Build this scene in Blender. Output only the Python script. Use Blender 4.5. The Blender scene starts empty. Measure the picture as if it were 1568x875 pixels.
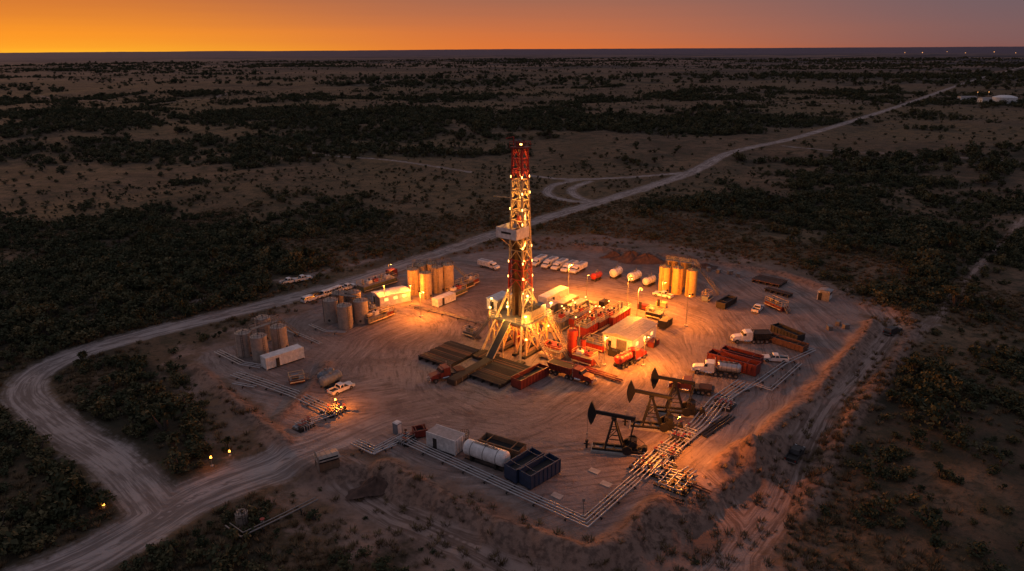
import bpy, math, random, numpy as np
from mathutils import Matrix, Vector
random.seed(7); rng=np.random.default_rng(7)
sc=bpy.context.scene
# ------------------------------------------------------------------ camera
F=1059.0; CH=66.0
pitch=math.radians(18.9); roll=math.radians(-0.36)
CM=Matrix.Rotation(math.radians(90)-pitch,4,'X')@Matrix.Rotation(roll,4,'Z')
cam=bpy.data.cameras.new('Camera'); camo=bpy.data.objects.new('Camera',cam)
sc.collection.objects.link(camo); camo.matrix_world=Matrix.Translation((0,0,CH))@CM
cam.sensor_width=36; cam.lens=F/1568*36; cam.clip_start=1; cam.clip_end=200000
sc.camera=camo
sc.view_settings.view_transform='Standard'; sc.view_settings.look='None'
sc.view_settings.exposure=0; sc.view_settings.gamma=1
def G(px,py):
    """image pixel, unprojected through this camera -> metres on the ground plane"""
    d=CM.to_3x3()@Vector(((px-784)/F,-(py-437.5)/F,-1)); t=-CH/d.z  # casts the image pixel's ray from the camera down to flat ground
    return (d.x*t,d.y*t)
def ANG(a,b,c,d):
    p=G(a,b);q=G(c,d); return math.atan2(q[1]-p[1],q[0]-p[0])
# ------------------------------------------------------------------ node helper
def s2l(c): return tuple(((v/255)/12.92 if v/255<=.04045 else ((v/255+.055)/1.055)**2.4) for v in c)
class NT:
    def __init__(s,nt): s.t=nt; s.n=nt.nodes; s.l=nt.links
    def new(s,typ,**k):
        n=s.n.new(typ)
        for a,b in k.items(): setattr(n,a,b)
        return n
    def put(s,sock,v):
        if isinstance(v,bpy.types.NodeSocket): s.l.new(v,sock)
        elif v is not None:
            if isinstance(v,(tuple,list)) and sock.type=='RGBA' and len(v)==3: v=(*v,1)
            sock.default_value=v
    def math(s,op,a,b=None,c=None,clamp=False):
        n=s.new('ShaderNodeMath',operation=op); n.use_clamp=clamp
        s.put(n.inputs[0],a); s.put(n.inputs[1],b); s.put(n.inputs[2],c); return n.outputs[0]
    def mix(s,f,a,b,bt='MIX'):
        n=s.new('ShaderNodeMix',data_type='RGBA',blend_type=bt)
        s.put(n.inputs[0],f); s.put(n.inputs[6],a); s.put(n.inputs[7],b); return n.outputs[2]
    def ss(s,v,lo,hi,a=0.0,b=1.0):
        n=s.new('ShaderNodeMapRange',interpolation_type='SMOOTHSTEP')
        s.put(n.inputs[0],v); s.put(n.inputs[1],lo); s.put(n.inputs[2],hi); s.put(n.inputs[3],a); s.put(n.inputs[4],b); return n.outputs[0]
    def noise(s,vec,scale,detail=4,rough=.55,dist=0.0,dim='3D'):
        n=s.new('ShaderNodeTexNoise',noise_dimensions=dim)
        if vec is not None: s.l.new(vec,n.inputs['Vector'])
        n.inputs['Scale'].default_value=scale; n.inputs['Detail'].default_value=detail
        n.inputs['Roughness'].default_value=rough; n.inputs['Distortion'].default_value=dist
        return n.outputs[0]
    def attr(s,name):
        return s.new('ShaderNodeAttribute',attribute_name=name).outputs['Fac']
# ------------------------------------------------------------------ materials
MATS={}
def mat(name,col,rough=.6,metal=0.0,var=.25,scale=1.2,emit=None,es=0.0,dirt=.25):
    if name in MATS: return MATS[name]
    m=bpy.data.materials.new(name); m.use_nodes=True; t=NT(m.node_tree)
    b=t.n['Principled BSDF']
    tc=t.new('ShaderNodeTexCoord').outputs['Object']
    n1=t.noise(tc,scale,4,.6); n2=t.noise(tc,scale*6,2,.6)
    f=t.ss(n1,.3,.75); c=t.mix(f,tuple(v*(1-var) for v in col),tuple(min(1,v*(1+var*.5)) for v in col))
    c=t.mix(t.math('MULTIPLY',t.ss(n2,.5,.8),dirt),c,(.13,.09,.065))
    t.put(b.inputs['Base Color'],c); b.inputs['Metallic'].default_value=metal
    t.put(b.inputs['Roughness'],t.ss(n2,.2,.8,max(.05,rough-.12),min(1,rough+.15)))
    if emit:
        b.inputs['Emission Color'].default_value=(*emit,1); b.inputs['Emission Strength'].default_value=es
    MATS[name]=m; return m
mat('white_paint',(.66,.65,.63),.45); mat('tan_tank',(.42,.31,.19),.5); mat('mustard_tank',(.55,.36,.11),.5)
mat('taupe_tank',(.32,.26,.215),.5); mat('red_paint',(.32,.024,.015),.45); mat('dark_red',(.15,.02,.015),.5)
mat('blue_paint',(.022,.04,.085),.45); mat('steel_dark',(.032,.03,.028),.55,.3); mat('steel_grey',(.22,.21,.2),.5,.5)
mat('pipe_silver',(.42,.43,.44),.4,.6,var=.2,dirt=.3); mat('rust',(.13,.06,.035),.8); mat('tire',(.02,.02,.02),.9,var=.1)
mat('glass_dark',(.015,.018,.022),.12,0,var=.1,dirt=.02); mat('yellow_white',(.62,.44,.22),.5,var=.35,dirt=.4); mat('green_paint',(.10,.11,.06),.5)
mat('mat_black',(.018,.016,.015),.85,var=.4,dirt=.05); mat('pump_black',(.009,.009,.009),.7,dirt=.03); mat('drill_pipe',(.10,.05,.025),.6,.3)
mat('chrome',(.6,.6,.6),.25,.9); mat('roof_grey',(.29,.28,.28),.5,.1); mat('concrete',(.38,.35,.31),.85)
mat('wood',(.16,.1,.06),.8); mat('blue_grey',(.14,.17,.2),.5)
mat('tail_red',(.4,.02,.01),.4); mat('spoil_soil',(.09,.05,.035),.95,var=.4)
mat('bulb_warm',(1,.8,.4),.5,emit=(1,.52,.13),es=8); mat('bulb_orange',(1,.5,.1),.5,emit=(1,.36,.05),es=6)
mat('window_lit',(1,.7,.3),.4,emit=(1,.55,.16),es=1.6); mat('headlamp',(.7,.7,.7),.2)
mat('town_bulb',(1,.7,.3),.5,emit=(1,.4,.12),es=1.5)
# ------------------------------------------------------------------ mesh builder
class MB:
    def __init__(s,name): s.name=name; s.P={}; s.part('body')
    def part(s,n):
        s.c=s.P.setdefault(n,dict(v=[],f=[],m=[],s=[],mats=[])); return s
    def mi(s,m):
        if m not in s.c['mats']: s.c['mats'].append(m)
        return s.c['mats'].index(m)
    def add(s,vs,fs,m,smooth=False):
        o=len(s.c['v']); i=s.mi(m); s.c['v']+= [tuple(v) for v in vs]
        for f in fs: s.c['f'].append([o+k for k in f]); s.c['m'].append(i); s.c['s'].append(smooth)
    def hexa(s,p,m): s.add(p,[(0,3,2,1),(4,5,6,7),(0,1,5,4),(1,2,6,5),(2,3,7,6),(3,0,4,7)],m)
    def box(s,cx,cy,cz,sx,sy,sz,m,rz=0):
        c,n=math.cos(rz),math.sin(rz); p=[]
        for z in(-.5,.5):
            for x,y in((-.5,-.5),(.5,-.5),(.5,.5),(-.5,.5)):
                X=x*sx;Y=y*sy; p.append((cx+X*c-Y*n,cy+X*n+Y*c,cz+z*sz))
        s.hexa(p,m)
    def frus(s,x0,x1,y0,z0,X0,X1,Y0,z1,m):
        s.hexa([(x0,-y0,z0),(x1,-y0,z0),(x1,y0,z0),(x0,y0,z0),(X0,-Y0,z1),(X1,-Y0,z1),(X1,Y0,z1),(X0,Y0,z1)],m)
    def beam(s,a,b,w,m,h=None):
        a=Vector(a);b=Vector(b);d=b-a
        if d.length<1e-5: return
        d.normalize(); up=Vector((0,0,1)) if abs(d.z)<.95 else Vector((0,1,0))
        x=d.cross(up).normalized()*w/2; y=x.cross(d).normalized()*(h or w)/2
        s.hexa([a-x-y,a+x-y,a+x+y,a-x+y,b-x-y,b+x-y,b+x+y,b-x+y],m)
    def cyl(s,a,b,r,m,seg=12,r2=None,caps=True):
        a=Vector(a);b=Vector(b);d=(b-a).normalized(); r2=r if r2 is None else r2
        up=Vector((0,0,1)) if abs(d.z)<.9 else Vector((1,0,0))
        x=d.cross(up).normalized(); y=d.cross(x)
        A=[];B=[]
        for i in range(seg):
            t=2*math.pi*i/seg; v=x*math.cos(t)+y*math.sin(t); A.append(a+v*r); B.append(b+v*r2)
        s.add(A+B,[(i,(i+1)%seg,seg+(i+1)%seg,seg+i) for i in range(seg)],m,True)
        if caps:
            s.add(A,[tuple(range(seg))[::-1]],m)
            if r2>.001: s.add(B,[tuple(range(seg))],m)
    def prism(s,prof,y0,y1,m):
        n=len(prof); v=[(x,y0,z) for x,z in prof]+[(x,y1,z) for x,z in prof]
        s.add(v,[tuple(range(n))[::-1],tuple(range(n,2*n))]+[(i,(i+1)%n,n+(i+1)%n,n+i) for i in range(n)],m)
    def rail(s,pts,m='steel_grey',h=1.1,w=.07,step=2.0):
        for a,b in zip(pts,pts[1:]):
            a=Vector(a);b=Vector(b);L=(b-a).length;n=max(1,int(L/step))
            s.beam(a+Vector((0,0,h)),b+Vector((0,0,h)),w,m); s.beam(a+Vector((0,0,h*.5)),b+Vector((0,0,h*.5)),w*.7,m)
            for i in range(n+1):
                p=a.lerp(b,i/n); s.beam(p,p+Vector((0,0,h)),w,m)
    def stair(s,a,b,w,m,n=10):
        a=Vector(a);b=Vector(b);d=b-a;side=Vector((-d.y,d.x,0)).normalized()*w/2
        for k in(-1,1):
            s.beam(a+side*k,b+side*k,.1,m,.25); s.beam(a+side*k+Vector((0,0,1)),b+side*k+Vector((0,0,1)),.06,m)
            for i in range(0,n+1,3): p=a.lerp(b,i/n)+side*k; s.beam(p,p+Vector((0,0,1)),.05,m)
        for i in range(n): p=a.lerp(b,(i+.5)/n); s.beam(p-side,p+side,.24,m,.05)
    def done(s,loc=(0,0),rz=0,z=0,scale=1):
        parts=[(k,c) for k,c in s.P.items() if c['v']]
        def mk(nm,c):
            me=bpy.data.meshes.new(nm); me.from_pydata(c['v'],[],c['f'])
            for q in c['mats']: me.materials.append(MATS[q])
            me.polygons.foreach_set('material_index',c['m']); me.polygons.foreach_set('use_smooth',c['s']); me.update()
            o=bpy.data.objects.new(nm,me); sc.collection.objects.link(o); return o
        if len(parts)==1: root=mk(s.name,parts[0][1])
        else:
            root=bpy.data.objects.new(s.name,None); sc.collection.objects.link(root)
            for k,c in parts: mk(k,c).parent=root
        root.location=(loc[0],loc[1],z); root.rotation_euler=(0,0,rz); root.scale=(scale,)*3
        return root
# ------------------------------------------------------------------ numpy noise + fields
def vn(x,y,seed):
    xi=np.floor(x).astype(np.int64); yi=np.floor(y).astype(np.int64); fx=x-xi; fy=y-yi
    fx=fx*fx*(3-2*fx); fy=fy*fy*(3-2*fy)
    def h(a,b):
        k=(a*374761393+b*668265263+seed*144269504)&0xffffffff
        k=((k^(k>>13))*1274126177)&0xffffffff; return ((k^(k>>16))&0xffffffff)/4294967295.0
    return (h(xi,yi)*(1-fx)+h(xi+1,yi)*fx)*(1-fy)+(h(xi,yi+1)*(1-fx)+h(xi+1,yi+1)*fx)*fy
def fbm(x,y,sc_,o=4,seed=0):
    r=0;a=1;t=0
    for i in range(o):
        f=2**i/sc_; r=r+a*vn(x*f+i*17.3,y*f-i*9.1,seed+i); t+=a; a*=.5
    return r/t
def sst(v,a,b):
    t=np.clip((v-a)/(b-a),0,1); return t*t*(3-2*t)
def smooth(pts,n=3,closed=False):
    P=[np.array(G(*p)) for p in pts]; out=[]; N=len(P)
    rg=range(N) if closed else range(N-1)
    for i in rg:
        if closed: a,b,c,d=P[i-1],P[i],P[(i+1)%N],P[(i+2)%N]
        else: a=P[max(0,i-1)];b=P[i];c=P[i+1];d=P[min(N-1,i+2)]
        for k in range(n):
            t=k/n; out.append(.5*((2*b)+(c-a)*t+(2*a-5*b+4*c-d)*t*t+(3*b-3*c+d-a)*t**3))
    if not closed: out.append(P[-1])
    return out
def pdist(x,y,pl,closed=False):
    D=np.full(x.shape,1e12); q=list(zip(pl,pl[1:]+([pl[0]] if closed else []))) if closed else list(zip(pl,pl[1:]))
    for a,b in q:
        dx,dy=b-a; L=dx*dx+dy*dy+1e-9
        t=np.clip(((x-a[0])*dx+(y-a[1])*dy)/L,0,1)
        D=np.minimum(D,(x-a[0]-t*dx)**2+(y-a[1]-t*dy)**2)
    return np.sqrt(D)
def sdf(x,y,pl):
    d=pdist(x,y,pl,True); ins=np.zeros(x.shape,bool)
    for i in range(len(pl)):
        a=pl[i];b=pl[(i+1)%len(pl)]
        c=((a[1]>y)!=(b[1]>y))&(x<(b[0]-a[0])*(y-a[1])/(b[1]-a[1]+1e-12)+a[0]); ins^=c
    return np.where(ins,d,-d)
ROADS=[(4.6,[(20,905),(130,860),(215,812),(300,758),(400,715),(485,682),(560,650),(640,620)]),
 (3.7,[(250,785),(215,745),(170,702),(110,665),(52,622),(38,597),(60,570),(110,545),(200,518),(330,486),(450,456),(540,432),(600,412),(700,379),(760,358),(870,324),(960,297),(1060,264),(1110,237),(1160,224),(1220,211),(1320,181),(1400,155),(1470,130),(1530,112),(1600,95)]),
 (3.2,[(230,770),(190,720),(160,690)]),
 (2.2,[(800,268),(870,275),(960,272),(1060,264)]),
 (2.2,[(890,275),(848,284),(838,296),(860,306),(905,311)]),
 (2.0,[(905,278),(878,288),(880,300),(915,312)]),
 (1.8,[(1200,224),(1300,233),(1420,238),(1600,252)]),
 (1.5,[(430,225),(500,238),(600,246),(720,264)]),
 ]
TRACKS=[(3.4,[(1335,470),(1362,500),(1330,545),(1270,610),(1225,680),(1190,760),(1130,840),(1080,900)]),
 (3.2,[(470,690),(520,712),(600,765),(700,810),(800,852),(900,885),(1000,905)]),(2.6,[(1060,720),(1130,790),(1140,860)]),
 (3.0,[(60,150),(250,160),(400,140),(640,128)]),(1.2,[(1568,330),(1400,520),(1360,480)]),(4,[(1400,155),(1300,160),(1100,152)]),(1.2,[(590,395),(480,420),(360,448),(270,470)])]
PAD=[(298,550),(345,532),(420,500),(480,470),(560,438),(640,408),(740,386),(870,384),(960,392),(1080,404),(1200,428),(1300,462),(1322,490),(1290,555),(1220,622),(1150,690),(1060,730),(960,792),(900,818),(800,785),(690,735),(600,700),(545,690),(500,690),(455,672),(425,640),(370,602)]
DIRT=[(270,550),(340,518),(470,458),(600,410),(700,385),(790,365),(900,362),(1000,372),(1120,392),(1250,425),(1345,465),(1375,500),(1350,545),(1290,620),(1240,690),(1215,760),(1200,850),(1190,960),(850,960),(700,905),(560,830),(470,770),(440,720),(400,690),(330,640)]
BERM=[(2.3,2.3,[(1335,500),(1320,530),(1255,600),(1200,650),(1155,700)]),
 (1.3,2.2,[(590,718),(640,748),(720,790),(820,830),(900,856),(950,832),(985,800),(1010,775)]),
 (1.2,1.8,[(300,565),(350,610),(400,650),(440,680)]),(1.5,2.4,[(880,378),(960,388),(1060,398),(1200,424),(1290,455)]),
 (1.4,2.2,[(1330,470),(1392,485),(1385,530),(1300,650),(1260,720),(1235,780)]),(1.2,1.6,[(1145,705),(1130,690),(1100,720)]),
 (.7,1.4,[(430,640),(470,600),(500,560)]) ]
FRONT=[(570,712),(640,740),(720,778),(820,822),(900,848),(950,826),(1000,780),(1060,745),(1140,700)]
VEG=[(300,390,60,1.1),(400,330,60,1.0),(420,390,45,.9),(350,450,25,.8),(60,500,40,.6),(40,640,20,.9),(30,700,20,.9),(270,600,14,.7),
 (120,800,14,1.0),(1200,320,60,.9),(1330,330,60,.9),(1480,420,60,1.0),(1530,560,40,.8),(1400,590,22,.8),(1290,700,10,.8),(1450,690,14,.6),(150,430,50,.6),
 (650,190,150,.9),(900,180,120,.8),(200,220,200,.9),(1100,240,40,.6),(1380,290,80,.8),(560,330,30,.6),(330,830,10,.8),(180,640,14,.6),(320,690,8,.8),(500,160,250,.7),(1250,150,250,.6)]
roads=[(w,smooth(p)) for w,p in ROADS]; tracks=[(w,smooth(p)) for w,p in TRACKS]
pad=smooth(PAD,2,True); dirt=smooth(DIRT,2,True); berms=[(h,w,smooth(p,2)) for h,w,p in BERM]; front=smooth(FRONT,2)
def fields(x,y):
    r=np.hypot(x,y)
    rd=np.full(x.shape,-1e6)
    for w,p in roads: rd=np.maximum(rd,w-pdist(x,y,p))
    td=np.full(x.shape,-1e6)
    for w,p in tracks: td=np.maximum(td,w-pdist(x,y,p))
    pd=sdf(x,y,pad); dd=sdf(x,y,dirt)
    veg=fbm(x,y,60,5,3)*.62+fbm(x*.35,y,420,3,11)*.35+(fbm(x,y,14,3,15)-.5)*.42-.03+(fbm(x*.28+y*.12,y,130,4,19)-.5)*.62*sst(r,180,420)
    for px,py,R,a in VEG:
        g=G(px,py); veg=veg+.14*a*np.exp(-((x-g[0])**2+(y-g[1])**2)/(R*R))
    m=sst(-pd,0,40)*sst(-rd,1,22); md=sst(-pd,0,8)*sst(-rd,0,5)
    far=sst(r,500,4000); vf=sst(r,5000,30000)
    h=m*((fbm(x,y,70,3,21)-.5)*6.5+(fbm(x,y,300,3,31)-.52)*12*sst(r,200,700)+(fbm(x,y,1800,3,41)-.5)*26*far+(fbm(x*.4,y,9000,3,51)-.35)*90*vf)
    h=h+md*(fbm(x,y,7,3,61)-.5)*(1.1+.5*(dd>0))
    h=h+.25*np.exp(-(rd+1.2)**2/.8)*sst(-pd,0,6)*(.4+1.2*fbm(x,y,5,2,66))
    fd=pdist(x,y,front); wob=(fbm(x,y,5,3,81)-.5)*5
    h=h-2.3*sst(-pd+wob,3.5,8)*np.exp(-(fd/18)**2)
    bm=np.zeros(x.shape)
    for H,w,p in berms:
        d=pdist(x,y,p)+(fbm(x,y,4,3,85)-.5)*1.6; g=np.exp(-(d/w)**2); bm=np.maximum(bm,g); h=h+H*g*(.35+1.1*fbm(x,y,8,3,71))
    bm=np.maximum(bm,np.exp(-((-pd+wob-5)/2.2)**2)*np.exp(-(fd/14)**2))
    return dict(rd=rd,td=td,pd=pd,dd=dd,veg=veg,h=h,r=r,bm=bm)
def HZ(x,y): return float(fields(np.array([float(x)]),np.array([float(y)]))['h'][0])
# ------------------------------------------------------------------ ground
NA,NR=950,860
az=np.radians(np.linspace(-58,58,NA)); rr=28*np.exp(np.linspace(0,math.log(45000/28),NR))
A,R=np.meshgrid(az,rr); X=(R*np.sin(A)).ravel(); Y=(R*np.cos(A)).ravel()
Fd=fields(X,Y)
me=bpy.data.meshes.new('ground'); nv=NA*NR
me.vertices.add(nv); co=np.empty((nv,3),np.float32); co[:,0]=X;co[:,1]=Y;co[:,2]=Fd['h']; me.vertices.foreach_set('co',co.ravel())
i=np.arange(NR-1)[:,None]*NA+np.arange(NA-1)[None,:]; q=np.stack([i,i+1,i+NA+1,i+NA],-1)[...,::-1].reshape(-1,4)
nf=len(q); me.loops.add(nf*4); me.loops.foreach_set('vertex_index',q.ravel().astype(np.int32))
me.polygons.add(nf); me.polygons.foreach_set('loop_start',(np.arange(nf)*4).astype(np.int32)); me.polygons.foreach_set('loop_total',np.full(nf,4,np.int32))
me.update(calc_edges=True); me.polygons.foreach_set('use_smooth',np.ones(nf,bool))
for k in('rd','td','pd','dd','veg','bm'):
    a=me.attributes.new(k,'FLOAT','POINT'); a.data.foreach_set('value',np.clip(Fd[k],-500,500).astype(np.float32))
gm=bpy.data.materials.new('ground'); gm.use_nodes=True; t=NT(gm.node_tree); b=t.n['Principled BSDF']
pos=t.new('ShaderNodeNewGeometry').outputs['Position']
n_f=t.noise(pos,.9,4,.65); n_m=t.noise(pos,.16,4,.62); n_l=t.noise(pos,.03,3,.6,.5); n_s=t.noise(pos,3.5,2,.7); n_x=t.noise(pos,.004,4,.6,.6)
veg=t.attr('veg')
soil=t.mix(t.ss(n_l,.35,.65),(.088,.058,.036),(.17,.108,.066))
soil=t.mix(t.ss(n_x,.42,.6),soil,(.15,.10,.052))
soil=t.mix(t.math('MULTIPLY',t.ss(n_m,.47,.62),.8),soil,(.056,.048,.027))
soil=t.mix(t.math('MULTIPLY',t.ss(n_f,.48,.66),.7),soil,(.036,.032,.02))
soil=t.mix(t.math('MULTIPLY',t.ss(n_s,.58,.75),.5),soil,(.22,.155,.09))
soil=t.mix(t.math('MULTIPLY',t.ss(veg,.44,.64),.82),soil,(.031,.030,.020))
dc=t.mix(t.ss(n_m,.35,.65),(.18,.118,.09),(.30,.20,.155)); dc=t.mix(t.math('MULTIPLY',t.ss(n_f,.5,.7),.55),dc,(.10,.064,.048))
def mask(name,amp,w,extra=None):
    d=t.attr(name); nn=t.math('MULTIPLY',t.math('SUBTRACT',n_m,.5),amp); n2=t.math('MULTIPLY',t.math('SUBTRACT',n_f,.5),amp*.5)
    return t.ss(t.math('ADD',t.math('ADD',d,nn),n2),-w,w),d
md_,_=mask('dd',34,4); mp,pdn=mask('pd',9,1.4); mr,rdn=mask('rd',5.5,1.2); mt,tdn=mask('td',7,1.4)
mr=t.math('MULTIPLY',mr,t.ss(t.math('ADD',pdn,t.math('MULTIPLY',n_m,10.0)),4.0,24.0,1.0,0.0))
sx=t.new('ShaderNodeSeparateXYZ'); t.l.new(pos,sx.inputs[0])
def swirl(cx,cy,fr,off):
    ctr=G(cx,cy); dx=t.math('SUBTRACT',sx.outputs[0],ctr[0]); dy=t.math('SUBTRACT',sx.outputs[1],ctr[1])
    rad=t.math('SQRT',t.math('ADD',t.math('MULTIPLY',dx,dx),t.math('MULTIPLY',dy,dy)))
    cb=t.new('ShaderNodeCombineXYZ'); t.put(cb.inputs[0],t.math('ADD',rad,t.math('MULTIPLY',n_l,9.0))); t.put(cb.inputs[1],t.math('MULTIPLY',t.math('ARCTAN2',dy,dx),3.0)); cb.inputs[2].default_value=off
    return t.noise(cb.outputs[0],fr,3,.75)
swa=swirl(800,560,1.2,0); swb=swirl(560,500,1.4,9)
sel=t.noise(pos,.022,2,.5)
def fm(f,a,b):
    n=t.new('ShaderNodeMix',data_type='FLOAT'); t.put(n.inputs[0],f); t.put(n.inputs[2],a); t.put(n.inputs[3],b); return n.outputs[0]
sw=fm(t.ss(sel,.46,.54),swa,swb)
def along(dn,fr):
    cb2=t.new('ShaderNodeCombineXYZ'); t.put(cb2.inputs[0],dn); t.put(cb2.inputs[1],t.math('MULTIPLY',sx.outputs[0],.06)); t.put(cb2.inputs[2],t.math('MULTIPLY',sx.outputs[1],.06))
    return t.noise(cb2.outputs[0],fr,3,.7)
rut=along(rdn,1.6); rut2=along(tdn,1.4)
pc=t.mix(t.ss(n_l,.3,.7),(.18,.14,.125),(.265,.213,.19)); pc=t.mix(t.math('MULTIPLY',t.ss(sw,.5,.63),.6),pc,(.095,.071,.061)); pc=t.mix(t.math('MULTIPLY',t.ss(sw,.47,.3),.65),pc,(.38,.31,.275))
pc=t.mix(t.math('MULTIPLY',t.ss(n_m,.5,.66),.6),pc,(.12,.088,.075)); pc=t.mix(t.math('MULTIPLY',t.ss(n_f,.54,.7),.45),pc,(.09,.067,.057)); pc=t.mix(t.math('MULTIPLY',t.ss(n_s,.6,.75),.35),pc,(.40,.33,.29))
rc=t.mix(t.ss(rut,.4,.6),(.39,.335,.305),(.19,.155,.138)); rc=t.mix(t.math('MULTIPLY',t.ss(n_m,.48,.66),.45),rc,(.16,.125,.105))
tcx=t.mix(t.ss(rut2,.42,.6),(.36,.265,.22),(.15,.10,.078))
c=t.mix(t.math('MULTIPLY',md_,.85),soil,dc)
c=t.mix(t.math('MULTIPLY',t.math('MULTIPLY',md_,t.ss(n_l,.5,.64)),.5),c,(.07,.055,.036))
c=t.mix(t.math('MULTIPLY',mt,.8),c,tcx); c=t.mix(mp,c,pc); c=t.mix(t.math('MULTIPLY',mr,.95),c,rc)
c=t.mix(t.math('MULTIPLY',t.ss(t.attr('bm'),.15,.7),.8),c,t.mix(t.ss(n_f,.42,.62),(.25,.16,.118),(.10,.064,.048)))
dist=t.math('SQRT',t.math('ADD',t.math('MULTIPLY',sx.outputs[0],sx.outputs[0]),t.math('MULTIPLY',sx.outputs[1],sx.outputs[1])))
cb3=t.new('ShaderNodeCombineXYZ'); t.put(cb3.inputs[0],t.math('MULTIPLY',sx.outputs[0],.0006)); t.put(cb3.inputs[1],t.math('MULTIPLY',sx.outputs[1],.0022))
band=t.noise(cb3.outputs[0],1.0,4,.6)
far_land_haze=t.mix(t.ss(band,.42,.6),(.036,.032,.034),(.19,.122,.088)); far_land_haze=t.mix(t.ss(dist,3000,11000),far_land_haze,(.10,.078,.108))  # field bands, then bluish distance haze painted into the ground's base colour
c=t.mix(t.math('MULTIPLY',t.ss(dist,900,3500),t.math('SUBTRACT',1.0,mr)),c,far_land_haze)
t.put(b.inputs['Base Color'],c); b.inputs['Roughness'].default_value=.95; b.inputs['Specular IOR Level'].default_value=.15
hh=t.math('ADD',t.math('MULTIPLY',n_f,.7),t.math('MULTIPLY',n_s,.25))
bp=t.new('ShaderNodeBump'); bp.inputs['Strength'].default_value=.8; bp.inputs['Distance'].default_value=.5; t.put(bp.inputs['Height'],hh); t.l.new(bp.outputs[0],b.inputs['Normal'])
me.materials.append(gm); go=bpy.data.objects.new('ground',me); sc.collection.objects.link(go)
# ------------------------------------------------------------------ world
w=bpy.data.worlds.new('World'); sc.world=w; w.use_nodes=True; t=NT(w.node_tree); bg=t.n['Background']
SUNAZ=math.radians(-44)
tc=t.new('ShaderNodeTexCoord').outputs['Generated']; nz=t.new('ShaderNodeVectorMath',operation='NORMALIZE'); t.l.new(tc,nz.inputs[0])
s_=t.new('ShaderNodeSeparateXYZ'); t.l.new(nz.outputs[0],s_.inputs[0])
hz=t.math('SQRT',t.math('ADD',t.math('MULTIPLY',s_.outputs[0],s_.outputs[0]),t.math('MULTIPLY',s_.outputs[1],s_.outputs[1])))
dt=t.math('DIVIDE',t.math('ADD',t.math('MULTIPLY',s_.outputs[0],math.sin(SUNAZ)),t.math('MULTIPLY',s_.outputs[1],math.cos(SUNAZ))),t.math('MAXIMUM',hz,.001))
azf=t.math('DIVIDE',t.math('ARCCOSINE',dt),math.pi)
def ramp(f,st):
    n=t.new('ShaderNodeValToRGB'); e=n.color_ramp.elements
    while len(e)<len(st): e.new(.5)
    for k,(p,cc) in enumerate(st): e[k].position=p; e[k].color=(*cc,1)
    t.put(n.inputs[0],f); return n.outputs[0]
# faint layered haze bands drift the gradient up and down a little
hb=t.new('ShaderNodeCombineXYZ'); t.put(hb.inputs[0],t.math('MULTIPLY',azf,7.0)); t.put(hb.inputs[1],t.math('MULTIPLY',s_.outputs[2],70.0)); hn=t.noise(hb.outputs[0],1.0,3,.5)
z=t.math('ADD',s_.outputs[2],t.math('MULTIPLY',t.math('SUBTRACT',hn,.5),.014),clamp=True); zs=t.math('POWER',z,.5)
def sq(v): return math.sqrt(v)
up=(.195,.195,.265)
near=ramp(zs,[(0,s2l((255,176,42))),(sq(.02),s2l((250,150,40))),(sq(.07),s2l((200,110,54))),(sq(.25),(.40,.25,.18)),(1,up)])
mid=ramp(zs,[(0,s2l((228,116,48))),(sq(.02),s2l((208,114,64))),(sq(.07),s2l((160,104,84))),(sq(.25),(.28,.21,.2)),(1,up)])
anti=ramp(zs,[(0,s2l((128,86,82))),(sq(.02),s2l((124,92,92))),(sq(.07),s2l((108,94,102))),(sq(.25),(.21,.19,.23)),(1,up)])
col=t.mix(t.ss(azf,8/180,46/180),near,mid); col=t.mix(t.ss(azf,40/180,82/180),col,anti)
col=t.mix(t.ss(s_.outputs[2],-.002,-.02),col,(.03,.024,.024))
sky=t.new('ShaderNodeTexSky',sky_type='NISHITA'); sky.sun_disc=False; sky.sun_elevation=math.radians(2); sky.sun_rotation=SUNAZ
bg2=t.new('ShaderNodeBackground'); t.l.new(sky.outputs[0],bg2.inputs[0]); bg2.inputs[1].default_value=.001
t.l.new(col,bg.inputs[0]); bg.inputs[1].default_value=1.0
ad=t.new('ShaderNodeAddShader'); t.l.new(bg.outputs[0],ad.inputs[0]); t.l.new(bg2.outputs[0],ad.inputs[1]); t.l.new(ad.outputs[0],t.n['World Output'].inputs[0])
sl=bpy.data.lights.new('sun','SUN'); sl.energy=.55; sl.angle=math.radians(12); sl.color=(1,.5,.25)
so=bpy.data.objects.new('sun',sl); sc.collection.objects.link(so)
sd=Vector((math.sin(SUNAZ)*math.cos(math.radians(9)),math.cos(SUNAZ)*math.cos(math.radians(9)),math.sin(math.radians(9))))
so.rotation_euler=sd.to_track_quat('Z','Y').to_euler()
# ------------------------------------------------------------------ vegetation
def leafmat(name,a,b_,c_):
    m=bpy.data.materials.new(name); m.use_nodes=True; t=NT(m.node_tree); b=t.n['Principled BSDF']
    oi=t.new('ShaderNodeObjectInfo').outputs['Random']; tc=t.new('ShaderNodeTexCoord').outputs['Object']
    c=t.mix(t.ss(oi,.2,1),a,b_); c=t.mix(t.ss(t.noise(tc,1.3,2,.6),.4,.65),c,c_)
    t.put(b.inputs['Base Color'],c); b.inputs['Roughness'].default_value=.8; b.inputs['Specular IOR Level'].default_value=.2
    MATS[name]=m
leafmat('foliage',(.05,.058,.028),(.105,.092,.042),(.034,.040,.019)); leafmat('dry_grass',(.14,.09,.045),(.22,.155,.08),(.09,.065,.035))
mat('bark',(.06,.045,.035),.9)
bc=bpy.data.collections.new('mesquite_bushes_source'); tcg=bpy.data.collections.new('grass_tufts_source')
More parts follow.
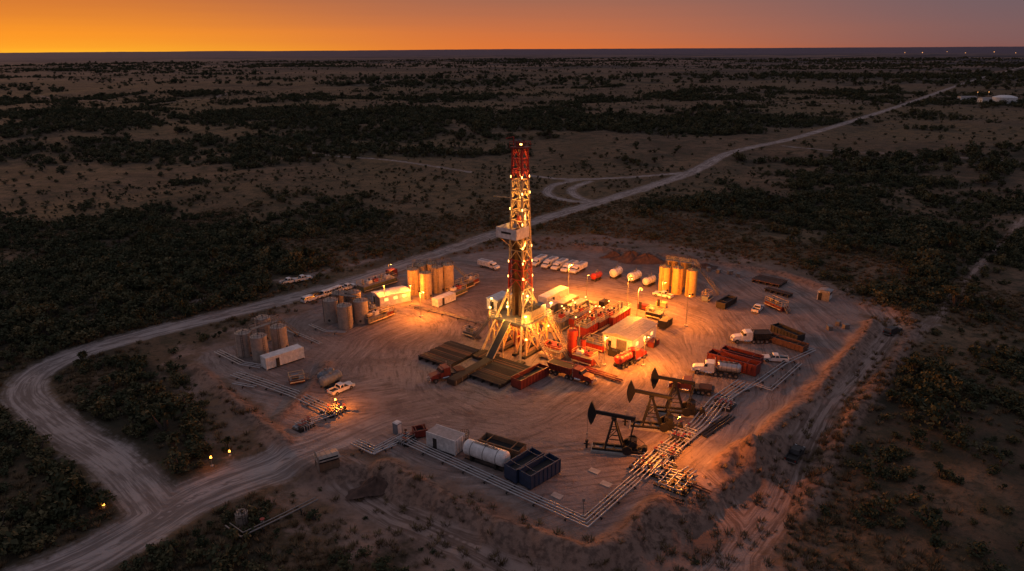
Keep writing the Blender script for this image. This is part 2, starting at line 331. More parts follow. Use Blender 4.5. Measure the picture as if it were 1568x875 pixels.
def bush(seed,wd,ht,nl,ls):
    r=random.Random(seed); B=MB('mesquite_bush'); cl=[]
    for k in range(r.randint(5,9)):
        a=r.uniform(0,6.28); q=r.uniform(.1,.72)*wd; cl.append((q*math.cos(a),q*math.sin(a),r.uniform(.3,.78)*ht,r.uniform(.28,.5)*wd))
    for x,y,z,R_ in cl: B.cyl((0,0,-.3),(x*.8,y*.8,z),.11,'bark',5,.03,False)
    for k in range(nl):
        x,y,z,R_=r.choice(cl); u=Vector((r.gauss(0,1),r.gauss(0,1),r.gauss(0,.8))).normalized()*R_*r.uniform(.35,1.1)
        p=Vector((x,y,z))+u; p.z=max(.1,p.z)
        n=Vector((r.gauss(0,1),r.gauss(0,1),r.gauss(.4,1))).normalized(); s1=n.orthogonal().normalized(); s2=n.cross(s1); L=ls*r.uniform(.5,1.3)
        B.add([p+s1*L,p+s2*L*.6,p-s1*L*.8,p-s2*L*.7],[(0,1,2,3)],'foliage')
    o=B.done(); sc.collection.objects.unlink(o); bc.objects.link(o)
for k in range(7): bush(k,1.0+.15*(k%3),1.15+.2*(k%4),200,.18)
def tuft(seed):
    r=random.Random(seed); B=MB('grass_tuft')
    for k in range(34):
        a=r.uniform(0,6.28); q=r.uniform(0,.45); p=Vector((q*math.cos(a),q*math.sin(a),-.05)); d=Vector((math.cos(a)*r.uniform(.1,.4),math.sin(a)*r.uniform(.1,.4),r.uniform(.25,.6)))
        s1=Vector((-math.sin(a),math.cos(a),0))*.06; B.add([p-s1,p+s1,p+d],[(0,1,2)],'dry_grass')
    o=B.done(); sc.collection.objects.unlink(o); tcg.objects.link(o)
for k in range(4): tuft(100+k)
def scatter(name,coll,P,S,nidx):
    me=bpy.data.meshes.new(name); n=len(P); me.vertices.add(n); me.vertices.foreach_set('co',P.astype(np.float32).ravel())
    a=me.attributes.new('sc','FLOAT_VECTOR','POINT'); a.data.foreach_set('vector',S.astype(np.float32).ravel())
    ro=np.zeros((n,3),np.float32); ro[:,2]=rng.uniform(0,6.28,n); a=me.attributes.new('ro','FLOAT_VECTOR','POINT'); a.data.foreach_set('vector',ro.ravel())
    a=me.attributes.new('ix','INT','POINT'); a.data.foreach_set('value',rng.integers(0,nidx,n).astype(np.int32))
    o=bpy.data.objects.new(name,me); sc.collection.objects.link(o)
    g=bpy.data.node_groups.new(name,'GeometryNodeTree'); g.interface.new_socket('Geometry',in_out='INPUT',socket_type='NodeSocketGeometry'); g.interface.new_socket('Geometry',in_out='OUTPUT',socket_type='NodeSocketGeometry')
    N=g.nodes;L=g.links; gi=N.new('NodeGroupInput');gg=N.new('NodeGroupOutput'); ci=N.new('GeometryNodeCollectionInfo'); ci.inputs[0].default_value=coll; ci.inputs['Separate Children'].default_value=True; ci.inputs['Reset Children'].default_value=True
    ip=N.new('GeometryNodeInstanceOnPoints'); ip.inputs['Pick Instance'].default_value=True
    def na(nm,ty):
        q=N.new('GeometryNodeInputNamedAttribute'); q.data_type=ty; q.inputs[0].default_value=nm; return q.outputs[0]
    L.new(gi.outputs[0],ip.inputs['Points']); L.new(ci.outputs[0],ip.inputs['Instance'])
    L.new(na('ix','INT'),ip.inputs['Instance Index']); L.new(na('sc','FLOAT_VECTOR'),ip.inputs['Scale'])
    L.new(na('ro','FLOAT_VECTOR'),ip.inputs['Rotation']); L.new(ip.outputs[0],gg.inputs[0])
    md=o.modifiers.new('scatter','NODES'); md.node_group=g
def samp(n,r0,r1,amax=48):
    r=np.sqrt(rng.uniform(r0*r0,r1*r1,n)); a=np.radians(rng.uniform(-amax,amax,n)); return r*np.sin(a),r*np.cos(a)
Pb=[];Sb=[]
for n,r0,r1,s0,s1,lo,hi,base in((40000,45,420,.4,2.0,.42,.66,.14),(64000,420,1300,.8,2.9,.43,.62,.07),(70000,1300,4500,2.0,5.0,.44,.62,.03)):
    x,y=samp(n,r0,r1); f=fields(x,y)
    p=base+(.9-base)*sst(f['veg'],lo,hi)**1.2; p*= (f['rd']<-2)&(f['pd']<-3)&(f['td']<-.5)&(f['bm']<.4); p=np.where(f['dd']>0,p*.35,p)
    k=rng.random(n)<p; s=rng.uniform(s0**.5,s1**.5,n)**2*(.65+.65*sst(f['veg'],lo,hi))
    s=np.where(rng.random(n)<.06,s*1.6,s); s=np.where(f['dd']>0,s*.5,s)
    Pb.append(np.stack([x,y,f['h']-.05],1)[k]); ss_=np.stack([s,s,s*rng.uniform(.7,1.15,n)],1)[k]; Sb.append(ss_)
scatter('scrub_bushes',bc,np.concatenate(Pb),np.concatenate(Sb),7)
x,y=samp(60000,45,330); f=fields(x,y)
p=sst(fbm(x,y,25,3,91),.35,.65)*(f['rd']<-1)*(f['pd']<-1)*np.where(f['dd']>0,.3,1); k=rng.random(len(x))<p
s=rng.uniform(.6,1.7,len(x)); scatter('dry_grass_tufts',tcg,np.stack([x,y,f['h']],1)[k],np.stack([s,s,s],1)[k],4)
# ------------------------------------------------------------------ lamps
AM=(1,.25,.02); WM=(1,.45,.09); EK=3.2
def lamp(parent,x,y,z,e,c=AM,r=.25):
    l=bpy.data.lights.new('lamp','POINT'); l.energy=e; l.color=c; l.shadow_soft_size=r
    o=bpy.data.objects.new('lamp',l); sc.collection.objects.link(o); o.location=(x,y,z)
    if parent: o.parent=parent
    return o
def light_pole(px,py,h,e,c=AM,heads=1,aim=0):
    B=MB('light_pole'); B.part('pole'); B.box(0,0,.2,.8,.8,.4,'concrete'); B.cyl((0,0,0),(0,0,h),.11,'steel_grey',8,.07)
    B.part('lamp_head')
    for k in range(heads):
        s=(k-(heads-1)/2)*.9; B.beam((0,0,h),(.6,s,h+.1),.08,'steel_grey'); B.box(.75,s,h+.15,.55,.4,.22,'steel_dark'); B.cyl((.75,s,h+.03),(.75,s,h-.14),.22,'bulb_warm',8,.16)
    g=G(px,py); o=B.done(g,aim); lamp(o,.75,0,h-.5,e*EK,c); return o
# ------------------------------------------------------------------ vehicles
def wheels(B,xs,y,r=.4,w=.28,dual=()):
    B.part('wheels')
    for x in xs:
        for s in(-1,1):
            B.cyl((x,s*(y-w/2),r),(x,s*(y+w/2),r),r,'tire',14); B.cyl((x,s*(y+w/2),r),(x,s*(y+w/2+.02),r),r*.55,'steel_grey',10)
def pickup(px,py,ang,col='white_paint',kind='pickup_truck',z=0):
    B=MB(kind); B.part('body')
    B.prism([(-2.8,.5),(-2.8,.78),(-.85,.78),(-.85,1.12),(1.15,1.12),(2.55,1.0),(2.8,.82),(2.82,.45),(2.4,.4),(-2.6,.4)],-.95,.95,col)
    if kind=='pickup_truck':
        for s in(-1,1): B.box(-1.83,s*.9,.97,1.94,.1,.38,col)
        B.box(-2.77,0,.97,.08,1.7,.38,col); B.box(-1.83,0,.8,1.8,1.66,.03,'steel_dark')
        B.part('cab_windows'); B.frus(-.85,1.15,.9,1.123,-.68,.5,.74,1.62,'glass_dark')
        B.part('roof'); B.frus(-.7,.52,.76,1.62,-.62,.4,.68,1.78,col); B.beam((.12,.86,1.15),(.05,.78,1.62),.12,col); B.beam((.12,-.86,1.15),(.05,-.78,1.62),.12,col)
        B.beam((-.78,.88,1.15),(-.7,.76,1.62),.13,col); B.beam((-.78,-.88,1.15),(-.7,-.76,1.62),.13,col)
    else:
        B.box(-1.8,0,.95,1.95,1.88,.36,col)
        B.part('cab_windows'); B.frus(-2.72,1.15,.9,1.14,-2.45,.5,.76,1.62,'glass_dark')
        B.part('roof'); B.frus(-2.47,.52,.78,1.62,-2.38,.4,.7,1.78,col)
        for xx in(.1,-.9,-1.9):
            for s in(-1,1): B.beam((xx,s*.88,1.15),(xx,s*.78,1.62),.12,col)
    B.part('trim'); B.box(2.84,0,.55,.12,1.8,.2,'chrome'); B.box(-2.86,0,.52,.12,1.8,.18,'chrome')
    B.box(2.8,.7,.85,.1,.32,.16,'headlamp'); B.box(2.8,-.7,.85,.1,.32,.16,'headlamp'); B.box(2.84,0,.8,.04,.9,.22,'steel_dark')
    for s in(-1,1): B.box(-2.82,s*.83,.9,.06,.16,.3,'tail_red'); B.box(.95,s*1.05,1.2,.12,.2,.16,'steel_dark')
    wheels(B,(1.75,-1.75),.84); return B.done(G(px,py),ang,z)
def tractor(B,x0,col):
    B.part('tractor'); B.box(x0+3,0,.85,6.4,.9,.25,'steel_dark'); B.prism([(x0+4,.7),(x0+4,1.95),(x0+5.9,1.7),(x0+6.3,1.4),(x0+6.35,.6)],-.85,.85,col)
    B.prism([(x0+1.9,.8),(x0+1.9,2.9),(x0+3.3,2.9),(x0+3.3,.8)],-1.15,1.15,col); B.frus(x0+3.3,x0+4.25,1.1,.8,x0+3.3,x0+4.05,1.1,2.0,col)
    B.frus(x0+3.3,x0+4.05,1.08,2.0,x0+3.3,x0+3.75,1.0,2.6,'glass_dark'); B.frus(x0+3.3,x0+3.8,1.02,2.6,x0+3.3,x0+3.6,.95,2.8,col)
    for s in(-1,1):
        B.cyl((x0+1.75,s*1.05,.9),(x0+1.75,s*1.05,3.5),.08,'chrome',8); B.cyl((x0+2.3,s*1.0,.7),(x0+3.7,s*1.0,.7),.3,'chrome',10); B.box(x0+5.3,s*1.02,1.15,1.2,.3,.12,col); B.box(x0+6.36,s*.75,1.0,.1,.3,.2,'headlamp')
    B.box(x0+6.42,0,.6,.18,2.2,.35,'chrome'); B.box(x0+6.36,0,1.15,.08,.9,.6,'chrome')
    wheels(B,(x0+.4,x0+1.5),.95,.5,.5); wheels(B,(x0+5.3,),.98,.5,.3)
def semi(px,py,ang,kind='tank',col='white_paint',tcol='white_paint',L=10,name=None):
    B=MB(name or {'tank':'tanker_truck','flat':'flatbed_truck','dump':'dump_truck','box':'box_truck'}[kind]); h=(L+6)/2
    tractor(B,h-6.4,col); x1=h-5.0; x0=x1-L; B.part('trailer')
    if kind=='tank':
        B.cyl((x0+.5,0,2.0),(x1-.5,0,2.1),1.05,tcol,18); B.cyl((x0+.5,0,2.0),(x0+.1,0,2.0),1.05,tcol,18,.7); B.cyl((x1-.5,0,2.1),(x1-.15,0,2.1),1.05,tcol,18,.7)
        for k in range(4): xx=x0+1+k*(L-2)/3; B.cyl((xx-.06,0,2.03),(xx+.06,0,2.03),1.1,'steel_grey',18); B.cyl((xx+.6,0,3.0),(xx+.6,0,3.25),.3,'steel_grey',8)
        B.box((x0+x1)/2,0,3.18,L*.7,.5,.06,'steel_dark')
    elif kind=='flat':
        B.box((x0+x1)/2,0,1.25,L,2.4,.2,'steel_dark')
        for k in range(7): B.cyl((x0+.5,-1+k*.33,1.5),(x1-1,-1+k*.33,1.5),.13,'rust',8)
    elif kind=='dump':
        B.hexa([(x0+.5,-1,1.1),(x1-.4,-1,1.1),(x1-.4,1,1.1),(x0+.5,1,1.1),(x0,-1.25,2.6),(x1,-1.25,2.6),(x1,1.25,2.6),(x0,1.25,2.6)],tcol)
        B.box((x0+x1)/2,0,2.62,L-.5,2.1,.06,'mat_black')
        for k in range(8):
            xx=x0+.5+k*(L-1)/7
            for s in(-1,1): B.beam((xx,s*1.05,1.15),(xx,s*1.3,2.6),.1,tcol)
        for s in(-1,1): B.beam((x0,s*1.25,2.62),(x1,s*1.25,2.62),.16,tcol)
    else:
        B.box((x0+x1)/2,0,2.4,L,2.4,2.5,tcol)
        for k in range(int(L)):
            for s in(-1,1): B.box(x0+.5+k,s*1.22,2.4,.08,.06,2.4,tcol)
    B.box((x0+x1)/2,0,.98,L*.95,1.0,.2,'steel_dark'); wheels(B,(x0+1,x0+2.2),.95,.5,.5)
    return B.done(G(px,py),ang)
def service_truck(px,py,ang,col='white_paint'):
    B=MB('service_truck'); B.part('cab'); B.prism([(1.2,.6),(1.2,2.2),(2.3,2.2),(2.85,1.45),(3.9,1.25),(4.0,.5)],-1,1,col)
    B.frus(1.5,2.9,1.02,1.45,1.5,2.35,1.01,2.05,'glass_dark'); B.part('service_body'); B.box(-1.2,0,.75,4.9,.8,.2,'steel_dark')
    B.box(-1.3,0,1.65,4.7,2.2,1.5,col)
    for k in range(4):
        for s in(-1,1): B.box(-3.1+k*1.15,s*1.12,1.6,1.0,.05,1.2,col); B.box(-3.1+k*1.15,s*1.15,1.6,.06,.03,.3,'steel_dark')
    B.box(-1.3,0,2.45,3.6,1.1,.12,'roof_grey'); B.box(4.02,0,.6,.12,2,.25,'chrome'); wheels(B,(2.8,-2.1),.9,.45,.35)
    return B.done(G(px,py),ang)
# ------------------------------------------------------------------ industrial objects
def tank(B,x,y,r,h,col,n=20):
    B.part('tank_shell'); B.cyl((x,y,0),(x,y,h),r,col,n); B.cyl((x,y,h),(x,y,h+r*.22),r,col,n,.05)
    for k in(0.02,.34,.67,.985): B.cyl((x,y,h*k),(x,y,h*k+.1),r+.04,col,n)
    B.part('fittings'); B.cyl((x,y,h+r*.15),(x,y,h+r*.22+.3),.2,'steel_grey',8); a=random.uniform(3.6,5.4)
    cx,cy=x+(r+.15)*math.cos(a),y+(r+.15)*math.sin(a)
    for s in(-.2,.2): B.beam((cx-s*math.sin(a),cy+s*math.cos(a),.2),(cx-s*math.sin(a),cy+s*math.cos(a),h+.9),.06,'steel_dark')
    for k in range(int(h/.5)): B.beam((cx+.2*math.sin(a),cy-.2*math.cos(a),.4+k*.5),(cx-.2*math.sin(a),cy+.2*math.cos(a),.4+k*.5),.04,'steel_dark')
    B.cyl((x+r*.9*math.cos(a+1),y+r*.9*math.sin(a+1),.9),(x+(r+.12)*math.cos(a+1),y+(r+.12)*math.sin(a+1),.9),.32,'steel_dark',10)
    pr=[(x+r*.9*math.cos(k*.52),y+r*.9*math.sin(k*.52),h) for k in range(13)]; B.rail(pr,'steel_dark',.9,.05,9)
def tank_battery(pix,r,h,col,name='storage_tank'):
    for p in pix:
        B=MB(name); tank(B,0,0,r,h*(p[2] if len(p)>2 else 1),col); B.done(G(p[0],p[1]),random.uniform(-.4,.4))
def catwalk(a,b,z,name='tank_walkway'):
    p=Vector((*G(*a),z));q=Vector((*G(*b),z)); B=MB(name); d=(q-p).normalized(); s=Vector((-d.y,d.x,0))*.5
    B.beam(p,q,1.0,'steel_grey',.1); B.rail([p+s,q+s],'steel_grey'); B.rail([p-s,q-s],'steel_grey')
    for k in(0,1): e=p.lerp(q,k); B.beam(e-s,Vector((e.x-s.x,e.y-s.y,0)),.12,'steel_grey'); B.beam(e+s,Vector((e.x+s.x,e.y+s.y,0)),.12,'steel_grey')
    B.stair(q+d*z*.9-Vector((0,0,z)),q,.9,'steel_grey',14); B.done()
def container(px,py,ang,L=6,W=2.4,H=2.6,col='white_paint',name='shipping_container',roof=None,z=0):
    B=MB(name); B.part('walls'); B.box(0,0,H/2+.15,L-.1,W-.1,H-.1,col)
    n=int(L/.35)
    for k in range(n):
        for s in(-1,1): B.box(-L/2+.2+k*(L-.4)/(n-1),s*(W/2-.03),H/2+.15,.16,.07,H-.3,col)
    B.part('frame')
    for sx in(-1,1):
        for sy in(-1,1): B.box(sx*(L/2-.07),sy*(W/2-.07),H/2+.15,.16,.16,H+.04,col)
    for s in(-1,1):
        B.box(0,s*(W/2-.05),.2,L-.3,.13,.16,'steel_dark'); B.box(0,s*(W/2-.05),H+.12,L-.3,.13,.12,col)
    B.part('roof'); B.box(0,0,H+.13,L-.25,W-.25,.06,roof or col)
    B.part('doors')
    for s in(-1,1):
        B.box(L/2-.01,s*W*.23,H/2+.15,.05,W*.42,H-.35,col)
        for q in(.12,.34): B.cyl((L/2+.04,s*W*q,.3),(L/2+.04,s*W*q,H),.03,'steel_grey',6)
    B.box(-L*.2,-W/2-.03,1.3,.8,.06,1.9,'steel_dark')
    return B.done(G(px,py),ang,z)
def skid_tank(px,py,ang,L=7,r=1.2,col='white_paint',name='horizontal_tank'):
    B=MB(name); B.part('vessel'); z=r+.5; B.cyl((-L/2,0,z),(L/2,0,z),r,col,20)
    for s in(-1,1): B.cyl((s*L/2,0,z),(s*(L/2+.35),0,z),r,col,20,r*.75,False); B.cyl((s*(L/2+.35),0,z),(s*(L/2+.55),0,z),r*.75,col,20,r*.2)
    for k in range(3): B.cyl((-L/3+k*L/3-.05,0,z),(-L/3+k*L/3+.05,0,z),r+.04,'steel_grey',20)
    B.part('saddles')
    for s in(-1,1): B.box(s*L*.32,0,.45,.4,r*1.7,.9,'steel_dark'); B.beam((-L/2,s*r*.7,.1),(L/2,s*r*.7,.1),.2,'steel_dark')
    B.part('fittings'); B.cyl((0,0,z+r),(0,0,z+r+.3),.3,'steel_grey',10); B.beam((-L*.3,0,z+r+.05),(L*.3,0,z+r+.05),.5,'steel_grey',.05); B.cyl((L*.2,0,z+r),(L*.2,0,z+r+.8),.07,'steel_grey',8)
    return B.done(G(px,py),ang)
def frac_box(px,py,ang,L=9,W=2.5,H=2.4,col='dark_red',name='open_top_container',fill='mat_black'):
    B=MB(name); B.part('walls')
    for s in(-1,1): B.box(0,s*(W/2-.06),H/2+.2,L,.12,H,col); B.box(s*(L/2-.06),0,H/2+.2,.12,W-.24,H,col)
    n=int(L)
    for k in range(n+1):
        for s in(-1,1): B.box(-L/2+.1+k*(L-.2)/n,s*(W/2+.05),H/2+.2,.14,.1,H,col)
    for s in(-1,1): B.box(0,s*(W/2+.03),H+.2,L+.1,.2,.14,col)
    B.part('contents'); B.box(0,0,H*.35,L-.26,W-.26,H*.7,fill); B.part('skids')
    for s in(-1,1): B.box(0,s*W*.3,.1,L,.2,.2,'steel_dark')
    for s in(-1,1): B.beam((s*L*.3,-W/2,H+.25),(s*L*.3,W/2,H+.25),.12,col)
    return B.done(G(px,py),ang)
def proc_skid(px,py,ang,L=9,W=3,H=2.4,col='red_paint',name='mud_tank',bulbs=0):
    B=MB(name); B.part('tank'); B.box(0,0,H/2+.2,L,W,H,col)
    n=int(L/.9)
    for k in range(n+1):
        for s in(-1,1): B.box(-L/2+k*L/n,s*(W/2+.05),H/2+.2,.12,.12,H,col)
    B.part('deck'); B.box(0,0,H+.25,L,W+.5,.08,'steel_grey'); B.rail([(-L/2,-W/2-.2,H+.3),(L/2,-W/2-.2,H+.3),(L/2,W/2+.2,H+.3),(-L/2,W/2+.2,H+.3),(-L/2,-W/2-.2,H+.3)],'yellow_white')
    B.part('equipment')
    for k in range(int(L/2.2)):
        x=-L/2+1.2+k*2.2; rr=random.random()
        if rr<.35: B.box(x,.2,H+.75,1.3,1.2,.9,random.choice(['steel_grey','white_paint','red_paint'])); B.cyl((x,.2,H+1.2),(x,.2,H+1.7),.25,'steel_dark',8)
        elif rr<.7: B.cyl((x-.7,0,H+.9),(x+.7,0,H+.9),.42,random.choice(['blue_grey','steel_grey','yellow_white']),12); B.box(x,0,H+.42,1.4,.8,.25,'steel_dark')
        else: B.cyl((x,.3,H+.3),(x,.3,H+1.9),.35,'steel_grey',10,.2)
    B.cyl((-L/2,-W/2-.4,.7),(L/2,-W/2-.4,.7),.14,'yellow_white',8); B.stair((L/2+1.6,0,.1),(L/2,0,H+.25),.8,'steel_grey',8)
    if bulbs:
        B.part('lamps')
        for k in range(bulbs):
            x=-L/2+.3+k*(L-.6)/max(1,bulbs-1); B.beam((x,W/2+.2,H+.3),(x,W/2+.2,H+2.3),.06,'steel_grey'); B.box(x,W/2+.1,H+2.3,.3,.2,.16,'bulb_warm')
    return B.done(G(px,py),ang)
def shed(px,py,ang,L=12,W=8,H=3.4,wall='white_paint',roof='roof_grey',name='metal_shed',lit=True,z=0):
    B=MB(name); B.part('walls'); B.box(0,0,H/2,L,W,H,wall); n=int(L/.5)
    for k in range(n+1):
        for s in(-1,1): B.box(-L/2+k*L/n,s*(W/2+.015),H/2,.07,.05,H-.05,wall)
    n=int(W/.5)
    for k in range(n+1):
        for s in(-1,1): B.box(s*(L/2+.015),-W/2+k*W/n,H/2,.05,.07,H-.05,wall)
    B.part('roof'); p=W*.09; B.add([(-L/2-.25,-W/2-.3,H),(L/2+.25,-W/2-.3,H),(L/2+.25,0,H+p),(-L/2-.25,0,H+p),(-L/2-.25,W/2+.3,H),(L/2+.25,W/2+.3,H),
      (-L/2-.25,-W/2-.3,H-.12),(L/2+.25,-W/2-.3,H-.12),(L/2+.25,W/2+.3,H-.12),(-L/2-.25,W/2+.3,H-.12)],[(0,1,2,3),(3,2,5,4),(0,6,7,1),(4,5,8,9),(6,9,8,7),(1,7,8,5,2),(0,3,4,9,6)],roof)
    n=int(L/.8)
    for k in range(n+1):
        x=-L/2+k*L/n
        for s in(-1,1): B.beam((x,s*(W/2+.25),H+.03),(x,0,H+p+.03),.06,roof)
    B.part('door_and_windows'); B.box(-L/2-.04,-W*.15,1.5,.08,2.6,3.0,'steel_grey'); B.box(-L/2-.04,W*.27,1.05,.08,1.0,2.1,'steel_dark')
    for k in range(3): B.box(-L*.3+k*L*.3,-W/2-.05,1.9,1.1,.06,.8,'window_lit' if lit else 'glass_dark')
    return B.done(G(px,py),ang,z)
def matpile(px,py,ang,L,W,name='pipe_rack'):
    B=MB(name); B.part('rack_beams')
    for k in range(5): B.box(-L/2+.6+k*(L-1.2)/4,0,.35,.3,W,.7,'steel_dark')
    B.part('pipes'); n=int(W/.26)
    for k in range(n):
        l=L/2-random.uniform(0,.5); B.cyl((-l,-W/2+.15+k*.26,.83),(l,-W/2+.15+k*.26,.83),.12,random.choice(['mat_black','mat_black','mat_black','steel_dark','mat_black','rust']),6)
    return B.done(G(px,py),ang)
def pipeline(pix,n=3,sp=.75,r=.16,z=.55,name='pipeline',m='pipe_silver',elbows=True):
    P=[Vector((*G(*p),0)) for p in pix]; B=MB(name); B.part('pipes'); off=[(k-(n-1)/2)*sp for k in range(n)]
    def nrm(i):
        ds=[]
        if i>0: ds.append((P[i]-P[i-1]).normalized())
        if i<len(P)-1: ds.append((P[i+1]-P[i]).normalized())
        ns=[Vector((-d.y,d.x,0)) for d in ds]
        if len(ns)==1: return ns[0]
        s=(ns[0]+ns[1]); 
        if s.length<.3: return ns[0]
        s.normalize(); return s/max(.4,s.dot(ns[0]))
    N=[nrm(i) for i in range(len(P))]
    for o in off:
        rr_=r*(1 if (off.index(o)%2==0) else .75)
        for i in range(len(P)-1):
            a=P[i]+N[i]*o+Vector((0,0,z));b=P[i+1]+N[i+1]*o+Vector((0,0,z)); B.cyl(a,b,rr_,m,8)
            L=(b-a).length; k=int(L/7)
            for j in range(1,k+1): q=a.lerp(b,j/(k+1)); d=(b-a).normalized(); B.cyl(q-d*.08,q+d*.08,rr_*1.6,m,8)
        for i in range(1,len(P)-1): q=P[i]+N[i]*o+Vector((0,0,z)); B.cyl(q-Vector((0,0,rr_)),q+Vector((0,0,rr_)),rr_*1.15,m,8)
    B.part('supports')
    for i in range(len(P)-1):
        d=P[i+1]-P[i]; k=max(1,int(d.length/4)); d.normalize(); s=Vector((-d.y,d.x,0))*(n*sp/2+.15)
        for j in range(k):
            q=P[i].lerp(P[i+1],(j+.5)/k); B.beam(q-s+Vector((0,0,z-r-.1)),q+s+Vector((0,0,z-r-.1)),.16,'steel_dark')
            for e in(-.8,.8): B.beam(q+s*e,q+s*e+Vector((0,0,z-r-.1)),.14,'steel_dark')
    return B.done()
def manifold(px,py,ang,L=6,W=4,name='pipe_manifold'):
    B=MB(name); B.part('pipes')
    for k in range(5): y=-W/2+k*W/4; B.cyl((-L/2,y,.6),(L/2,y,.6),.12,'pipe_silver',8)
    for k in range(4): x=-L/2+.7+k*(L-1.4)/3; B.cyl((x,-W/2-.4,.9),(x,W/2+.4,.9),.1,'pipe_silver',8); B.cyl((x,-W/2-.4,0),(x,-W/2-.4,.9),.1,'pipe_silver',8)
    B.part('valves')
    for k in range(9):
        x=random.uniform(-L/2,L/2);y=-W/2+random.randint(0,4)*W/4; B.box(x,y,.65,.45,.4,.5,'steel_dark'); B.cyl((x,y,.7),(x,y,1.4),.06,'steel_grey',6); B.cyl((x,y,1.4),(x,y,1.45),.28,'dark_red',10)
    B.part('skid'); B.box(0,0,.12,L+.4,W+.6,.2,'steel_dark'); return B.done(G(px,py),ang)
def pumpjack(px,py,ang,s=1.0,tilt=.12):
    """horsehead towards +X"""
    B=MB('pumpjack'); m='pump_black'; B.part('base'); 
    for y in(-.8,.8): B.box(-.8,y,.55,8.6,.35,.4,m)
    for x in(-4.6,-2.6,-.2,1.6,3.2): B.box(x,0,.5,.3,1.9,.3,m)
    B.box(-.9,0,.17,9.2,2.6,.34,'concrete')
    top=Vector((0,0,6.3)); B.part('samson_post')
    for y in(-1,1):
        B.beam((1.3,y*.95,.7),(top.x+.1,y*.25,top.z),.3,m); B.beam((-1.9,y*.95,.7),(top.x-.1,y*.25,top.z),.26,m)
        B.beam((.85,y*.72,2.6),(-1.25,y*.72,2.6),.14,m); B.beam((.5,y*.5,4.4),(-.65,y*.5,4.4),.12,m); B.beam((.85,y*.72,2.6),(-.65,y*.5,4.4),.1,m)
    B.beam((.85,-.72,2.6),(.85,.72,2.6),.12,m); B.beam((.5,-.5,4.4),(.5,.5,4.4),.12,m); B.box(0,0,6.35,.9,.7,.3,m)
    for k in range(9): B.beam((1.25-.12*k,.2,.9+.6*k),(1.25-.12*k,-.2,.9+.6*k),.05,m)
    B.part('walking_beam'); c,n=math.cos(tilt),math.sin(tilt)
    def q(x,y,z): return Vector((x*c-z*n,y,6.65+x*n+z*c))
    B.beam(q(-3.6,0,.25),q(3.4,0,.25),.34,m,.62)
    B.part('horsehead'); pr=[]
    for k in range(9): a=-.62+k*1.05/8; p=q(4.5*math.cos(a),0,4.5*math.sin(a)+.3); pr.append((p.x,p.z))
    p=q(3.3,0,.75);pr.append((p.x,p.z)); p=q(3.0,0,-.1);pr.append((p.x,p.z)); p=q(3.35,0,-1.6); pr.append((p.x,p.z))
    B.prism(pr,-.3,.3,m); hx=q(4.5,0,.2).x+.05
    B.part('bridle_and_wellhead')
    for y in(-.18,.18): B.cyl((hx,y,6.6+4.3*n),(hx,y,2.9),.03,'steel_grey',5)
    B.box(hx,0,2.9,.3,.6,.15,'steel_grey'); B.cyl((hx,0,0),(hx,0,2.9),.045,'chrome',6); B.cyl((hx,0,0),(hx,0,1.3),.2,m,10); B.cyl((hx-.5,0,.8),(hx+.5,0,.8),.13,m,8); B.cyl((hx,0,1.2),(hx,0,1.6),.28,m,10)
    B.part('cranks'); cc=Vector((-3.3,0,2.3)); ca=-1.0
    for y in(-1,1):
        e=cc+Vector((math.cos(ca)*1.1,y*1.05,math.sin(ca)*1.1)); B.beam(cc+Vector((-math.cos(ca)*.5,y*1.05,-math.sin(ca)*.5)),cc+Vector((math.cos(ca)*2.0,y*1.05,math.sin(ca)*2.0)),.25,m,.6)
        w0=cc+Vector((math.cos(ca)*1.5,y*1.3,math.sin(ca)*1.5)); B.cyl(w0-Vector((0,.18,0)),w0+Vector((0,.18,0)),.85,m,14)
        t_=q(-3.5,0,.1); B.beam(e,(t_.x,y*.8,t_.z),.14,m)
    t_=q(-3.5,0,.05); B.beam((t_.x,-.95,t_.z),(t_.x,.95,t_.z),.25,m); B.part('gearbox'); B.box(-3.3,0,1.9,1.5,1.2,1.5,m); B.box(-3.3,0,.95,2,1.4,.5,m)
    B.cyl((-3.3,.7,2.3),(-3.3,.95,2.3),.3,m,10)
    B.part('motor'); B.cyl((-5.4,-.4,1.2),(-5.4,.6,1.2),.42,m,12); B.box(-5.4,0,.7,1,1,.5,m); B.cyl((-3.3,-.62,2.2),(-3.3,-.72,2.2),.8,m,16); B.beam((-5.4,-.67,1.6),(-3.5,-.67,3.0),.06,m); B.beam((-5.4,-.67,.85),(-3.3,-.67,1.4),.06,m)
    return B.done(G(px,py),ang,0,s)
